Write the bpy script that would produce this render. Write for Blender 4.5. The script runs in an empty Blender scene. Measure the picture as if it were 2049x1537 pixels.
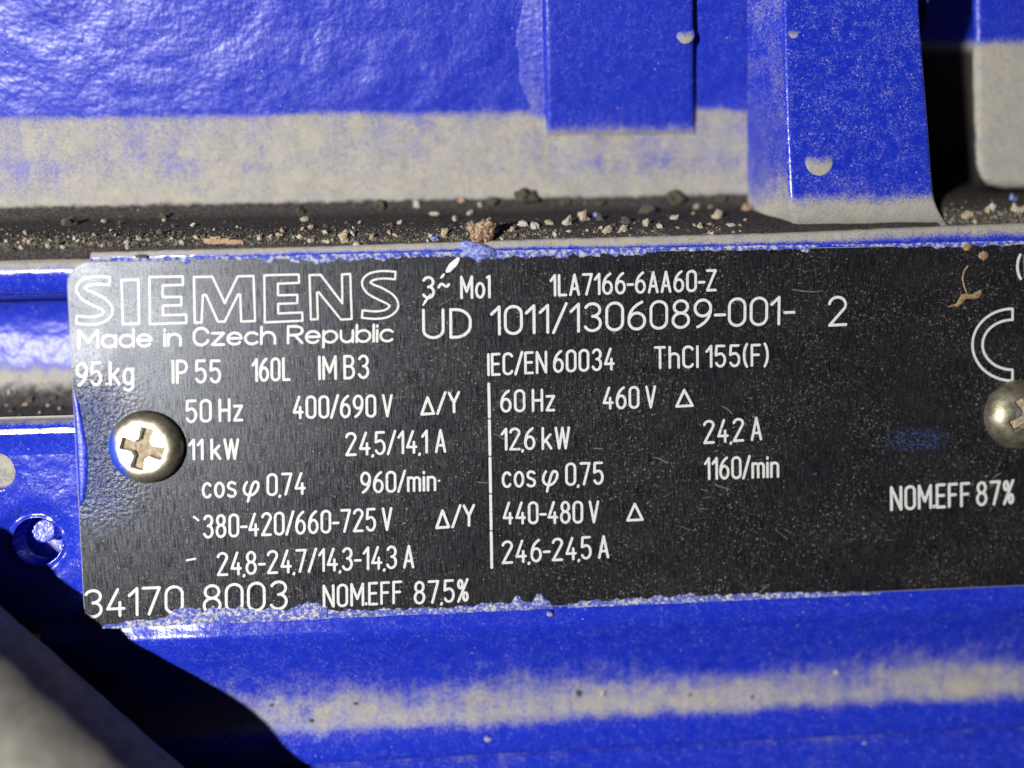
import bpy, bmesh, math, random
from mathutils import Vector, Matrix, noise
random.seed(7)
sc = bpy.context.scene
C = sc.collection
S = 0.001                                     # all coordinates below are millimetres

# ------------------------------------------------------------------ camera
FPX, W, H, PPM = 1600.0, 2049.0, 1537.0, 19.4  # focal length in px, photo size, px per mm on the plate
D = FPX / PPM
Xc = Vector((30000, 780, -1600)).normalized()
Yc = Vector((-435, 20000, 1600)).normalized()
Zc = Xc.cross(Yc).normalized(); Yc = Zc.cross(Xc).normalized()
ROT = Matrix((Xc, Yc, Zc))                     # camera vector -> world vector (world z = plate normal)
CAM = -(ROT @ Vector((0, 0, -D)))
cam_d = bpy.data.cameras.new('camera'); cam = bpy.data.objects.new('camera', cam_d); C.objects.link(cam)
m = ROT.to_4x4(); m.translation = CAM * S
cam.matrix_world = m
cam_d.sensor_width = 36.0; cam_d.lens = 36.0 * FPX / W
cam_d.clip_start = 0.002; cam_d.clip_end = 10
cam_d.dof.use_dof = True; cam_d.dof.focus_distance = (D + 0.3) * S; cam_d.dof.aperture_fstop = 5.0
sc.camera = cam

# ------------------------------------------------------------------ light
wd = bpy.data.worlds.new('World'); sc.world = wd; wd.use_nodes = True
wd.node_tree.nodes['Background'].inputs[0].default_value = (1.0, 0.96, 0.86, 1)
wd.node_tree.nodes['Background'].inputs[1].default_value = 0.005
def lamp(name, pos, target, size, energy, color, size_y=None):
    l = bpy.data.lights.new(name, 'AREA'); l.energy = energy; l.color = color
    l.shape = 'RECTANGLE' if size_y else 'DISK'; l.size = size * S
    if size_y: l.size_y = size_y * S
    o = bpy.data.objects.new(name, l); C.objects.link(o)
    o.location = Vector(pos) * S
    o.rotation_euler = (Vector(target) - Vector(pos)).to_track_quat('-Z', 'Y').to_euler()
    return o
_d = ROT @ Vector(((60 - W / 2) / FPX, -(600 - H / 2) / FPX, -1.0)); MIR = CAM + _d * (-CAM.z / _d.z)   # where the plate mirrors it
FH = 260.0                                    # height of the flash above the plate
lamp('flash_light', (MIR.x + (MIR.x - CAM.x) * FH / CAM.z, MIR.y + (MIR.y - CAM.y) * FH / CAM.z, FH), (0, 0, 0), 9, 1.9, (1.0, 0.98, 0.95))
sc.view_settings.view_transform = 'Standard'; sc.view_settings.look = 'None'
sc.view_settings.exposure = 0; sc.view_settings.gamma = 1
sc.view_settings.use_curve_mapping = False

# ------------------------------------------------------------------ pixel -> place
def ray(px, py):
    return ROT @ Vector(((px - W / 2) / FPX, -(py - H / 2) / FPX, -1.0))
def P(px, py, z=0.0):
    d = ray(px, py); t = (z - CAM.z) / d.z
    return CAM + d * t
def Yrow(py, z, px=1024): return P(px, py, z).y

# ------------------------------------------------------------------ materials
def mat(name):
    mt = bpy.data.materials.new(name); mt.use_nodes = True
    nt = mt.node_tree; b = nt.nodes['Principled BSDF']
    return mt, nt, b
class G:
    """little node builder"""
    def __init__(s, nt):
        s.nt = nt
        g = nt.nodes.new('ShaderNodeNewGeometry')
        v = nt.nodes.new('ShaderNodeVectorMath'); v.operation = 'SCALE'; v.inputs['Scale'].default_value = 1000.0
        nt.links.new(g.outputs['Position'], v.inputs[0]); s.pos = v.outputs[0]; s.geo = g
    def lk(s, a, b): s.nt.links.new(a, b)
    def stretch(s, k, off=(0, 0, 0)):
        n = s.nt.nodes.new('ShaderNodeMapping'); n.inputs['Scale'].default_value = k; n.inputs['Location'].default_value = off
        s.lk(s.pos, n.inputs[0]); return n.outputs[0]
    def noise(s, scale, detail=3, rough=.55, vec=None, dist=0):
        n = s.nt.nodes.new('ShaderNodeTexNoise'); n.inputs['Scale'].default_value = scale
        n.inputs['Detail'].default_value = detail; n.inputs['Roughness'].default_value = rough; n.inputs['Distortion'].default_value = dist
        s.lk(vec or s.pos, n.inputs['Vector']); return n.outputs['Fac']
    def voro(s, scale, vec=None, rand=1):
        n = s.nt.nodes.new('ShaderNodeTexVoronoi'); n.inputs['Scale'].default_value = scale; n.inputs['Randomness'].default_value = rand
        s.lk(vec or s.pos, n.inputs['Vector']); return n
    def ramp(s, x, lo, hi, a=0.0, b=1.0):
        n = s.nt.nodes.new('ShaderNodeMapRange'); n.interpolation_type = 'SMOOTHSTEP'
        for i, v in zip((1, 2, 3, 4), (lo, hi, a, b)): n.inputs[i].default_value = v
        s.lk(x, n.inputs[0]); return n.outputs[0]
    def m(s, op, a, b=None, c=None, clamp=False):
        n = s.nt.nodes.new('ShaderNodeMath'); n.operation = op; n.use_clamp = clamp
        for i, v in enumerate((a, b, c)):
            if v is None: continue
            if isinstance(v, (int, float)): n.inputs[i].default_value = v
            else: s.lk(v, n.inputs[i])
        return n.outputs[0]
    def mix(s, f, a, b):
        n = s.nt.nodes.new('ShaderNodeMix'); n.data_type = 'RGBA'
        if isinstance(f, (int, float)): n.inputs[0].default_value = f
        else: s.lk(f, n.inputs[0])
        for i, v in ((6, a), (7, b)):
            if isinstance(v, tuple): n.inputs[i].default_value = (*v, 1)
            else: s.lk(v, n.inputs[i])
        return n.outputs[2]
    def attr(s, name):
        n = s.nt.nodes.new('ShaderNodeAttribute'); n.attribute_name = name; return n.outputs['Fac']
    def xyz(s):
        n = s.nt.nodes.new('ShaderNodeSeparateXYZ'); s.lk(s.pos, n.inputs[0]); return n.outputs
    def bump(s, h, dist, strength=1.0, nrm=None):
        n = s.nt.nodes.new('ShaderNodeBump'); n.inputs['Distance'].default_value = dist * S; (n.inputs['Strength'].__setattr__('default_value', strength) if isinstance(strength, (int, float)) else s.lk(strength, n.inputs['Strength']))
        s.lk(h, n.inputs['Height'])
        if nrm: s.lk(nrm, n.inputs['Normal'])
        return n.outputs[0]

BLUE = (0.005, 0.016, 0.36)
BLUE2 = (0.011, 0.030, 0.44)
DUST = (0.32, 0.298, 0.24)
DUST2 = (0.255, 0.248, 0.235)

def paint_material(name, peel=0.02, film=0.25, rough=0.19, pk=1.9, pd=2):
    mt, nt, b = mat(name); g = G(nt)
    big = g.noise(0.35, 4, .6); fine = g.noise(5.0, 4, .65); hair = g.noise(4.0, 5, .75, dist=1.2)
    paint = g.mix(big, BLUE, BLUE2)
    # thin film of fine dust: speckles
    sp = g.ramp(hair, .50, .66)
    sp = g.m('MULTIPLY', sp, g.ramp(g.noise(.8, 3), .3, .62))
    col = g.mix(g.m('MULTIPLY', sp, film), paint, (.34, .39, .66))
    # settled dust layer, laid down by the 'dust' attribute, edges broken up by noise
    d = g.m('ADD', g.attr('dust'), g.m('MULTIPLY', g.m('SUBTRACT', fine, .5), .95))
    d = g.m('ADD', d, g.m('MULTIPLY', g.m('SUBTRACT', g.noise(.5, 4, .6), .5), .55))
    d = g.m('ADD', d, g.m('MULTIPLY', g.m('SUBTRACT', g.noise(1.0, 4, .6, g.stretch((.10, .16, .16))), .5), .65))
    d = g.m('ADD', d, g.m('MULTIPLY', g.m('SUBTRACT', g.noise(1.0, 4, .6, g.stretch((1.1, .12, .3))), .5), .35))
    d = g.ramp(d, .26, .92)
    d = g.m('MULTIPLY', d, .97)
    dc = g.mix(g.ramp(g.noise(.6, 4, .65), .35, .65), DUST, DUST2)
    dc = g.mix(g.m('MULTIPLY', g.ramp(g.noise(1.3, 4, .65), .54, .72), .5), dc, (.22, .165, .10))
    dc = g.mix(g.m('MULTIPLY', g.ramp(fine, .35, .62), .25), dc, (.55, .53, .46))
    # past one: oily dark grime, and shade painted into gap, recess and channel edge
    grime_shade = g.ramp(g.m('ADD', g.attr('dust'), g.m('MULTIPLY', g.m('SUBTRACT', g.noise(.9, 4, .65), .5), .7)), 1.15, 1.6)
    grime_shade_col = g.mix(g.ramp(fine, .4, .66), (.026, .023, .015), (.085, .076, .054))
    dc = g.mix(grime_shade, dc, grime_shade_col)
    col = g.mix(d, col, dc)
    # stray flecks
    v = g.voro(1.1); fl = g.m('MULTIPLY', g.m('LESS_THAN', v.outputs['Distance'], .085), g.m('GREATER_THAN', g.noise(.55, 1), .56))
    col = g.mix(g.m('MULTIPLY', fl, .7), col, (.50, .42, .30))
    g.lk(col, b.inputs['Base Color'])
    r = g.m('ADD', g.m('MULTIPLY', d, .62), g.m('ADD', rough, g.m('MULTIPLY', sp, .18)), clamp=True)
    g.lk(r, b.inputs['Roughness'])
    g.lk(g.m('SUBTRACT', .55, g.m('MULTIPLY', d, .5)), b.inputs['Specular IOR Level'])
    n1 = g.bump(g.noise(pk, pd, .5), peel * 3.5)
    n2 = g.bump(g.noise(8, 3, .7), .03, g.m('ADD', .12, g.m('MULTIPLY', d, .45)), n1)
    g.lk(n2, b.inputs['Normal'])
    return mt
M_PAINT = paint_material('blue_paint', peel=.008)
M_CAST = paint_material('rough_blue_paint', peel=0.024, film=.22, rough=.40, pk=1.3, pd=1)
M_RIB = paint_material('speckled_blue_paint', peel=.015, film=.62, rough=.26)

def plate_material():
    mt, nt, b = mat('black_anodised_metal'); g = G(nt)
    x, y, z = g.xyz()
    br = g.noise(1.0, 4, .75, g.stretch((10, .55, 1)))
    br2 = g.noise(1.0, 3, .6, g.stretch((5, .22, 1), (3, 7, 0)))
    grain = g.noise(7, 4, .7)
    col = g.mix(g.ramp(br, .3, .75), (.002, .002, .003), (.017, .0165, .021))
    # settled specks, patchy
    patch = g.ramp(g.noise(.11, 3, .6), .38, .62, .25, 1.0)
    sp = g.m('MULTIPLY', g.ramp(g.noise(3.6, 4, .75, dist=1), .56, .68), patch)
    col = g.mix(g.m('MULTIPLY', sp, .6), col, (.32, .29, .23))
    v = g.voro(1.6); dot = g.m('MULTIPLY', g.m('LESS_THAN', v.outputs['Distance'], .07), g.m('GREATER_THAN', g.noise(1.7, 1), .55))
    col = g.mix(g.m('MULTIPLY', dot, .8), col, (.55, .53, .48))
    # faint film of wiped dust, and a smear of blue paint specks
    col = g.mix(g.m('MULTIPLY', g.ramp(g.noise(1.0, 5, .65, g.stretch((.10, .22, 1), (4, 1, 0))), .42, .72), .012), col, (.40, .38, .34))
    cb = P(1835, 880)
    ell = g.m('ADD', g.m('POWER', g.m('MULTIPLY', g.m('SUBTRACT', x, cb.x), .22), 2), g.m('POWER', g.m('MULTIPLY', g.m('SUBTRACT', y, cb.y), .62), 2))
    col = g.mix(g.m('MULTIPLY', g.m('MULTIPLY', g.ramp(ell, 1, .1), g.ramp(g.noise(3.2, 4, .7), .5, .62)), .7), col, (.05, .09, .30))
    mist = g.m('MULTIPLY', g.ramp(x, P(300, 900).x, P(165, 900).x), g.m('MULTIPLY', g.ramp(y, P(200, 1090).y, P(200, 980).y), g.ramp(y, P(200, 720).y, P(200, 820).y)))
    col = g.mix(g.m('MULTIPLY', mist, g.ramp(g.noise(1.8, 3), .35, .65, .15, .75)), col, (.02, .045, .22))
    g.lk(col, b.inputs['Base Color'])
    b.inputs['Metallic'].default_value = 0.0
    b.inputs['Specular IOR Level'].default_value = .5; b.inputs['Specular Tint'].default_value = (.84, .89, 1, 1); g.lk(g.ramp(g.m('ADD', g.m('MULTIPLY', br, .6), g.m('MULTIPLY', grain, .4)), .36, .62, .10, .80), b.inputs['Specular IOR Level'])
    r = g.m('ADD', .385, g.m('MULTIPLY', g.m('SUBTRACT', br, .5), .60)); r = g.m('ADD', r, g.m('MULTIPLY', g.m('SUBTRACT', g.noise(.16, 4, .6), .5), .22)); r = g.m('ADD', r, g.m('MULTIPLY', sp, .3), clamp=True)
    g.lk(r, b.inputs['Roughness'])
    n = g.bump(g.m('ADD', br, br2), .0045, .8)
    n = g.bump(grain, .008, .6, n)
    # paint mist with an orange-peel skin round the left screw
    mx = g.ramp(x, P(330, 900).x, P(170, 900).x); my = g.m('MULTIPLY', g.ramp(y, P(200, 1090).y, P(200, 960).y), g.ramp(y, P(200, 700).y, P(200, 820).y))
    mk = g.m('MULTIPLY', mx, my)
    bn = nt.nodes.new('ShaderNodeBump'); bn.inputs['Distance'].default_value = .22 * S
    g.lk(mk, bn.inputs['Strength']); g.lk(g.noise(2.6, 2, .5), bn.inputs['Height']); g.lk(n, bn.inputs['Normal'])
    g.lk(bn.outputs[0], b.inputs['Normal'])
    return mt
M_PLATE = plate_material()

def simple(name, c1, c2, scale, rough=.6, metal=0.0, bump=.0, rough2=None, lo=.35, hi=.65, spec=.5):
    mt, nt, b = mat(name); g = G(nt)
    f = g.ramp(g.noise(scale, 4, .65), lo, hi)
    g.lk(g.mix(f, c1, c2), b.inputs['Base Color'])
    b.inputs['Metallic'].default_value = metal; b.inputs['Specular IOR Level'].default_value = spec
    if rough2 is None: b.inputs['Roughness'].default_value = rough
    else: g.lk(g.m('ADD', rough, g.m('MULTIPLY', f, rough2 - rough)), b.inputs['Roughness'])
    if bump: g.lk(g.bump(g.noise(scale * 2.2, 4, .65), bump), b.inputs['Normal'])
    return mt
M_LETTER = simple('bare_aluminium_engraving', (.30, .30, .30), (.58, .58, .575), 3.5, .45, .0, .006, lo=.24, hi=.50)
M_RIM = simple('bare_aluminium_edge', (.60, .60, .60), (.78, .78, .78), 4, .30, .6)
M_SPRAY = simple('blue_overspray', (.03, .06, .42), (.42, .42, .44), 2.2, .75, 0, .10, lo=.42, hi=.62)
M_SPRAYDUST = simple('dusty_overspray', (.06, .09, .42), (.56, .53, .47), 2.6, .85, 0, .14, lo=.44, hi=.66)
M_BLUEGLOSS = simple('fresh_blue_paint', BLUE, (.02, .05, .52), 1.5, .3, 0, .03)
M_TAN = simple('tan_grit', (.26, .20, .13), (.44, .37, .28), 5, .9, 0, .05)
M_PALE = simple('pale_grit', (.30, .28, .22), (.50, .46, .38), 5, .9, 0, .05)
M_DARKG = simple('dark_grit', (.035, .032, .028), (.10, .09, .075), 5, .85, 0, .05)
M_PINK = simple('pinkish_grit', (.26, .15, .09), (.42, .29, .19), 4, .9, 0, .05)
M_BLUEG = simple('blue_paint_chip', (.03, .06, .40), (.30, .34, .55), 4, .6, 0, .03)
M_RUST = simple('rusty_clump', (.13, .045, .015), (.42, .33, .24), 3.2, .9, 0, .12, lo=.40, hi=.60)
M_BROWN = simple('dry_plant', (.15, .095, .05), (.32, .22, .12), 4, .9, 0, .03)
M_SCUFF = simple('scuffed_metal', (.42, .42, .43), (.80, .80, .80), 5, .45, .4, .02)
M_DIRT = simple('packed_dirt', (.24, .18, .11), (.42, .35, .24), 2.2, .8, 0, .06)
M_BLISTER = simple('dusty_blister', (.10, .13, .45), (.60, .58, .52), 1.8, .8, 0, .03, lo=.30, hi=.48)
def screw_material():
    mt, nt, b = mat('tarnished_screw_steel'); g = G(nt)
    t = g.ramp(g.noise(.9, 4, .65), .32, .66)
    col = g.mix(t, (.19, .17, .115), (.40, .37, .29))
    col = g.mix(g.m('MULTIPLY', g.ramp(g.noise(5, 4, .7), .55, .7), .5), col, (.16, .14, .09))
    top = g.attr('polish')
    col = g.mix(top, col, g.mix(g.ramp(g.noise(3, 4, .7), .35, .6), (.42, .40, .36), (.72, .71, .69)))
    pa = g.ramp(g.m('ADD', g.attr('paint'), g.m('MULTIPLY', g.m('SUBTRACT', g.noise(1.6, 3), .5), .5)), .40, .75)
    col = g.mix(pa, col, (.012, .05, .42))
    g.lk(col, b.inputs['Base Color'])
    g.lk(g.m('MULTIPLY', g.m('SUBTRACT', 1, pa), .85), b.inputs['Metallic'])
    g.lk(g.m('ADD', g.m('SUBTRACT', .44, g.m('MULTIPLY', top, .08)), g.m('MULTIPLY', g.noise(4, 3), .08)), b.inputs['Roughness'])
    g.lk(g.bump(g.noise(3.5, 4, .6), .03, .5), b.inputs['Normal'])
    return mt
M_SCREW = screw_material()
def conduit_material():
    mt, nt, b = mat('worn_grey_sheath'); g = G(nt)
    f = g.noise(.55, 5, .7); h = g.noise(2.5, 5, .75, dist=1.5)
    col = g.mix(g.ramp(f, .35, .66), (.21, .20, .175), (.31, .295, .255))
    col = g.mix(g.m('MULTIPLY', g.ramp(h, .52, .70), .45), col, (.20, .155, .095))
    g.lk(col, b.inputs['Base Color']); b.inputs['Roughness'].default_value = .85
    b.inputs['Specular IOR Level'].default_value = .25
    g.lk(g.bump(h, .12, .7), b.inputs['Normal'])
    return mt
M_CONDUIT = conduit_material()

# ------------------------------------------------------------------ object helpers
def root(name, loc, label, cat, group=None):
    o = bpy.data.objects.new(name, None); C.objects.link(o); o.location = Vector(loc) * S
    o.empty_display_size = .005
    o['label'] = label; o['category'] = cat
    if group: o['group'] = group
    return o
def mk(name, verts, faces, material, parent=None, smooth=True, attrs=None, base=None, label=None):
    """verts in plate-frame mm; base: object origin (mm) for top-level pieces"""
    me = bpy.data.meshes.new(name)
    b0 = Vector(base) if base is not None else Vector((0, 0, 0))
    me.from_pydata([tuple((Vector(v) - b0) * S) for v in verts], [], faces); me.update()
    if smooth: me.polygons.foreach_set('use_smooth', [True] * len(me.polygons))
    for k, vals in (attrs or {}).items():
        a = me.attributes.new(k, 'FLOAT', 'POINT'); a.data.foreach_set('value', vals)
    me.materials.append(material)
    o = bpy.data.objects.new(name, me); C.objects.link(o); o.location = b0 * S
    if parent:
        o.parent = parent
        top = parent
        loc = Vector((0, 0, 0))
        while top: loc += top.location if top.type == 'EMPTY' else Vector((0, 0, 0)); top = top.parent
        o.matrix_parent_inverse = Matrix.Translation(-loc) if parent.type == 'EMPTY' else Matrix.Identity(4)
    if label: o['label'] = label
    return o
def nz(x, y, z=0.0, k=1.0): return noise.noise(Vector((x * k, y * k, z * k)))
def fb(x, y, z=0.0, k=1.0, o=4): return noise.fractal(Vector((x * k, y * k, z * k)), 1.0, 2.0, o)
def lerp_table(t, x):
    if x <= t[0][0]: return t[0][1]
    for (a, b), (c, d) in zip(t, t[1:]):
        if x <= c: return b + (d - b) * (x - a) / (c - a)
    return t[-1][1]
def grid_faces(nu, nv, off=0):
    return [(off + i * nv + j, off + (i + 1) * nv + j, off + (i + 1) * nv + j + 1, off + i * nv + j + 1) for i in range(nu - 1) for j in range(nv - 1)]
def profile(rows, n, smooth):
    """rows (py, z, dust) at the frame's middle column -> n points (Y, z, dust) by arc length, smoothed"""
    pts = [(Yrow(py, z), z, d) for py, z, d in rows]
    L = [0]
    for a, b in zip(pts, pts[1:]): L.append(L[-1] + math.hypot(b[0] - a[0], b[1] - a[1]))
    out = []
    for i in range(n):
        s = L[-1] * i / (n - 1); k = 0
        while k < len(L) - 2 and L[k + 1] < s: k += 1
        t = (s - L[k]) / max(1e-9, L[k + 1] - L[k]); a, b = pts[k], pts[k + 1]
        out.append(tuple(a[q] + (b[q] - a[q]) * t for q in range(3)))
    for _ in range(smooth):
        out = [out[0]] + [tuple((out[i - 1][q] + 2 * out[i][q] + out[i + 1][q]) / 4 for q in range(3)) for i in range(1, n - 1)] + [out[-1]]
    return out
def sweep(name, rows, x0, x1, material, parent, n=120, smooth=3, dx=.6, wob=.06, k=.35, shear=0.0):
    pr = profile(rows, n, smooth); nx = int((x1 - x0) / dx) + 1
    V, Dst = [], []
    for i in range(nx):
        x = x0 + (x1 - x0) * i / (nx - 1)
        for (Y, z, d) in pr:
            V.append((x, Y + shear * x + wob * .5 * fb(x, Y, 3.1, k), z + wob * fb(x, Y, 7.7, k))); Dst.append(d)
    F = grid_faces(nx, n)
    return mk(name, V, F, material, parent, attrs={'dust': Dst})
def zprof(rows, Y):
    t = sorted((Yrow(py, z), z) for py, z, d in rows)
    return lerp_table(t, Y)

# ================================================================== the motor
motor = root('electric_motor', (0, -25, -12), 'blue painted cast electric motor casing with dusty grooves and ribs, carrying the nameplate', 'motor')
XL, XR = -92.0, 84.0

# floor of the channel behind the plate and the wall rising beyond it
UP = [(545, -3.5, 1.6), (515, -1.8, 1.8), (492, -.75, 1.7), (478, -1.0, 1.8), (463, -1.9, 1.9), (450, -3.4, 1.9), (438, -5.6, 1.9), (425, -8.2, 1.9), (413, -8.9, 1.9), (403, -8.9, 1.75), (394, -8.95, 1.15), (380, -9.0, .95), (330, -9.1, .80), (270, -9.0, .80), (240, -8.9, .8), (228, -8.8, .75), (216, -8.5, .15), (150, -7.2, .08), (60, -5.6, .05), (-60, -3.4, .05), (-160, -1.8, .0), (-240, -1.4, .0), (-620, -1.4, .0)]  # dark grime tone, painted out to where the lip's shadow ends
xm = P(1850, 200, -5).x
sweep('channel_wall', UP, XL, xm, M_CAST, motor, n=230, smooth=2, wob=.16, k=.25, shear=.004)
UPR = [(545, -4.5, 1.6), (515, -2.6, 1.7), (470, -2.8, 1.8), (448, -2.8, 1.8), (430, -3.2, 1.8), (412, -5.2, 1.8), (400, -7.5, 1.8), (388, -13, 1.6), (380, -21, 1.5), (370, -23, 1.7), (120, -23, 1.7), (98, -23, 1.4), (84, -22.8, .15), (20, -22, .1), (-160, -19.0, .0), (-620, -16, 0)]  # gap floor beside the rib coloured dark, standing in for shade
sweep('channel_wall', UPR, xm, XR + 14, M_CAST, motor, n=200, smooth=2, wob=.10, k=.25)

# narrow lip along the plate's upper edge
def lip():
    V, Dst = [], []; nx, n = 420, 26
    xa, xb = P(176, 520).x, XR + 14
    for i in range(nx):
        x = xa + (xb - xa) * i / (nx - 1); u = (x - xa) / (xb - xa)
        px = 176 + u * 2200
        wd_ = lerp_table([(120, 1.0), (500, 1.15), (900, 1.55), (1300, 1.8), (1600, 2.3), (2050, 2.9), (2400, 3.1)], px)
        yf = Yrow(lerp_table([(0, 512), (2400, 512)], px), 0.1) + .05 * fb(x, 0, 1, .8) + .14
        for j in range(n):
            t = j / (n - 1)
            # front face up, round over, then long slope to the back
            if t < .25: yy, zz = 0.0, -2.2 + 1.9 * (t / .25)
            elif t < .6:
                a = (t - .25) / .35 * math.pi / 2; r = min(.62, wd_ * .42); yy, zz = r - r * math.cos(a), -.30 + .32 * math.sin(a)
            elif t < .82:
                q = (t - .6) / .22; r = min(.62, wd_ * .42); yy, zz = r + (wd_ - r) * q, .02 - .30 * q * q
            else:
                q = (t - .82) / .18; yy, zz = wd_ + .5 * q, -.28 - 5.0 * q
            dd = lerp_table([(0, .0), (.40, .03), (.52, .15), (.60, .45), (.68, .95), (1, 1)], t)
            d2 = lerp_table([(0, .0), (.45, .05), (.62, .22), (.70, .55), (.78, 1), (1, 1)], t); q2 = max(0, min(1, (px - 1200) / 600)); dd = dd + (d2 - dd) * q2
            zz -= .55 * max(0, 1 - (px - 176) / 160)
            V.append((x, yf + yy + .03 * fb(x, yy, 2, 1.5), zz + .05 * fb(x, yy, 5, 1.2))); Dst.append(dd)
    mk('lip', V, grid_faces(nx, n), M_PAINT, motor, attrs={'dust': Dst})
lip()
# its run past the plate's left edge: a fin with a hollow underside
xl = P(140, 560).x
FIN = [(478, -5.0, 1), (500, -1.3, 1), (508, -.65, 1), (518, -.45, .7), (528, -.45, .2), (536, -.55, .1), (548, -.72, .05), (560, -1.05, .05), (571, -1.7, .0), (577, -3.0, .0), (578, -6.5, 0)]
sweep('fin', FIN, XL, xl + 2.6, M_PAINT, motor, n=90, smooth=3, dx=.4, wob=.05, k=.5, shear=.002)
LEFT = [(560, -5, 0), (572, -6.6, 0), (590, -8.1, 0), (606, -8.9, .0), (625, -9.35, .05), (650, -9.6, .05), (690, -9.6, .1), (715, -9.6, .6), (738, -9.5, 1.25), (785, -8.6, 1.75), (815, -5.4, 1.7), (828, -3.8, 1.3), (840, -1.8, .9)]  # lower ledge coloured dark to stand in for its shade
sweep('recess_wall', LEFT, XL, P(200, 700, -5).x, M_CAST, motor, n=110, smooth=3, dx=.4, wob=.10, k=.5)

# boss with two holes, left of the plate
def boss():
    h1, h2 = P(66, 1088, -1), P(-14, 945, -1)
    x0, x1 = P(-560, 900, -1).x, P(190, 900, -1).x
    y0, y1 = P(60, 1290, -1).y, P(60, 838, -1).y
    nx, ny = 260, 330; V, Dst = [], []
    tab = sorted([(Yrow(py, z, 60), z) for py, z in [(836, -3.4), (841, -1.6), (848, -1.05), (857, -.80), (868, -.72), (880, -.85), (893, -1.08), (910, -1.25), (960, -1.28), (1150, -1.3), (1240, -1.5), (1262, -2.6), (1275, -5)]])
    xe = P(168, 900).x
    for i in range(nx):
        x = x0 + (x1 - x0) * i / (nx - 1)
        for j in range(ny):
            y = y0 + (y1 - y0) * j / (ny - 1)
            z = lerp_table(tab, y); d = .0
            d = max(0, lerp_table([(Yrow(872, -1, 60), 0), (Yrow(852, -1, 60), .35), (Yrow(842, -1, 60), .9)], y))
            z += .04 * fb(x, y, 1, .5)
            # hollow between the holes
            z -= .22 * math.exp(-(((x - h2.x) / 3.0) ** 2 + ((y - h1.y - 3) / 3.2) ** 2))
            r = math.hypot(x - h1.x, y - h1.y); R = 2.5
            z -= (.50 + .12 * nz(x, y, 3, .8)) * math.exp(-((r - R - .45) / .85) ** 2)
            if r < R:
                e = min(1, (R - r) / .14)
                ang = ((x - h1.x) * .5 + (y - h1.y) * .86)
                z = z * (1 - e) + e * (-4.2 - .2 * ang + (1.6 if math.hypot(x - h1.x - .25, y - h1.y - .85) < 1.2 else 0))
                d = .35 * e if ang < 0 else .18
            r = math.hypot(x - h2.x, (y - h2.y)); R = 2.0
            if r < R:
                e = min(1, (R - r) / .3); z -= e * .9; d = max(d, e * 1.25)
            V.append((x, y, z)); Dst.append(d)
    mk('boss', V, grid_faces(nx, ny), M_PAINT, motor, attrs={'dust': Dst})
boss()

# ground under the plate and the stepped casing below it
def pad():
    x0, x1 = P(175, 900).x, P(2165, 900).x
    y0, y1 = P(1024, 1195).y, P(1024, 535).y
    V = [(x, y, z) for z in (-9.5, -.82) for x, y in ((x0, y0), (x1, y0), (x1, y1), (x0, y1))]
    F = [(4, 5, 6, 7), (0, 1, 5, 4), (1, 2, 6, 5), (2, 3, 7, 6), (3, 0, 4, 7)]
    mk('mounting_pad', V, F, M_PAINT, motor, smooth=False, attrs={'dust': [0] * 8})
pad()
LOW = [(1180, -3.0, 0), (1206, -1.6, 0), (1214, -1.30, 0), (1226, -1.18, .0), (1238, -.98, .02), (1248, -.80, .04), (1256, -.78, .06), (1266, -.98, .10), (1285, -1.5, .14), (1320, -2.4, .20), (1345, -2.95, .30), (1364, -3.3, .44), (1382, -3.5, .60), (1402, -3.6, .70), (1426, -3.5, .80), (1440, -3.2, .62), (1454, -2.85, .34), (1468, -2.6, .14), (1482, -2.5, .05), (1500, -2.48, .05), (1507, -2.58, .15), (1510, -3.05, .4), (1513, -2.6, .25), (1530, -2.5, .16), (1620, -2.3, .14), (1700, -2.3, .1), (2100, -2.3, .1)]
sweep('lower_casing', LOW, P(110, 1400, -3).x, XR + 14, M_PAINT, motor, n=300, smooth=2, dx=.5, wob=.10, k=.22, shear=.0015)

# upright ribs: lofted from cross-sections at chosen photo rows
def rib(name, secs, material, ncorner=6, wob=.02):
    V, Dst, ns = [], [], None
    dense = []
    for a, b in zip(secs, secs[1:]):
        k = max(2, int(abs(b['py'] - a['py']) / 9))
        for q in range(k):
            t = q / k; dense.append({key: a[key] + (b[key] - a[key]) * t for key in a})
    dense.append(secs[-1])
    for s in dense:
        zf, zb = s['zf'], s['zb']; py = s['py']
        zr = min(zb, -10.5)
        A = P(s['bl'], py, zb); B = P(s['fl'], py, zf); Cc = P(s['fr'], py, zf); E = P(s['br'], py, zr)
        y = B.y; r = s['r']; sec = []
        nside = 10
        for q in range(nside):                                   # left side
            t = q / nside; sec.append((A.x + (B.x - A.x) * t, zb + (zf - r - zb) * t, s['ds']))
        for q in range(ncorner + 1):
            a = q / ncorner * math.pi / 2; sec.append((B.x + r - r * math.cos(a), zf - r + r * math.sin(a), s['df'] + (s['ds'] - s['df']) * max(0, 1 - q / ncorner * 1.6)))
        for q in range(1, 24):
            t = q / 24; sec.append((B.x + r + (Cc.x - B.x - 2 * r) * t, zf, s['df']))
        for q in range(ncorner + 1):
            a = q / ncorner * math.pi / 2; sec.append((Cc.x - r + r * math.sin(a), zf - r + r * math.cos(a), s['df']))
        for q in range(1, nside + 1):
            t = q / nside; sec.append((Cc.x + (E.x - Cc.x) * t, zf - r + (zr - zf + r) * t, .9))
        ns = len(sec)
        for (x, z, d) in sec:
            V.append((x, y, z + wob * fb(x, y, 4, .9))); Dst.append(d)
    return mk(name, V, grid_faces(len(dense), ns), material, motor, attrs={'dust': Dst})
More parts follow.
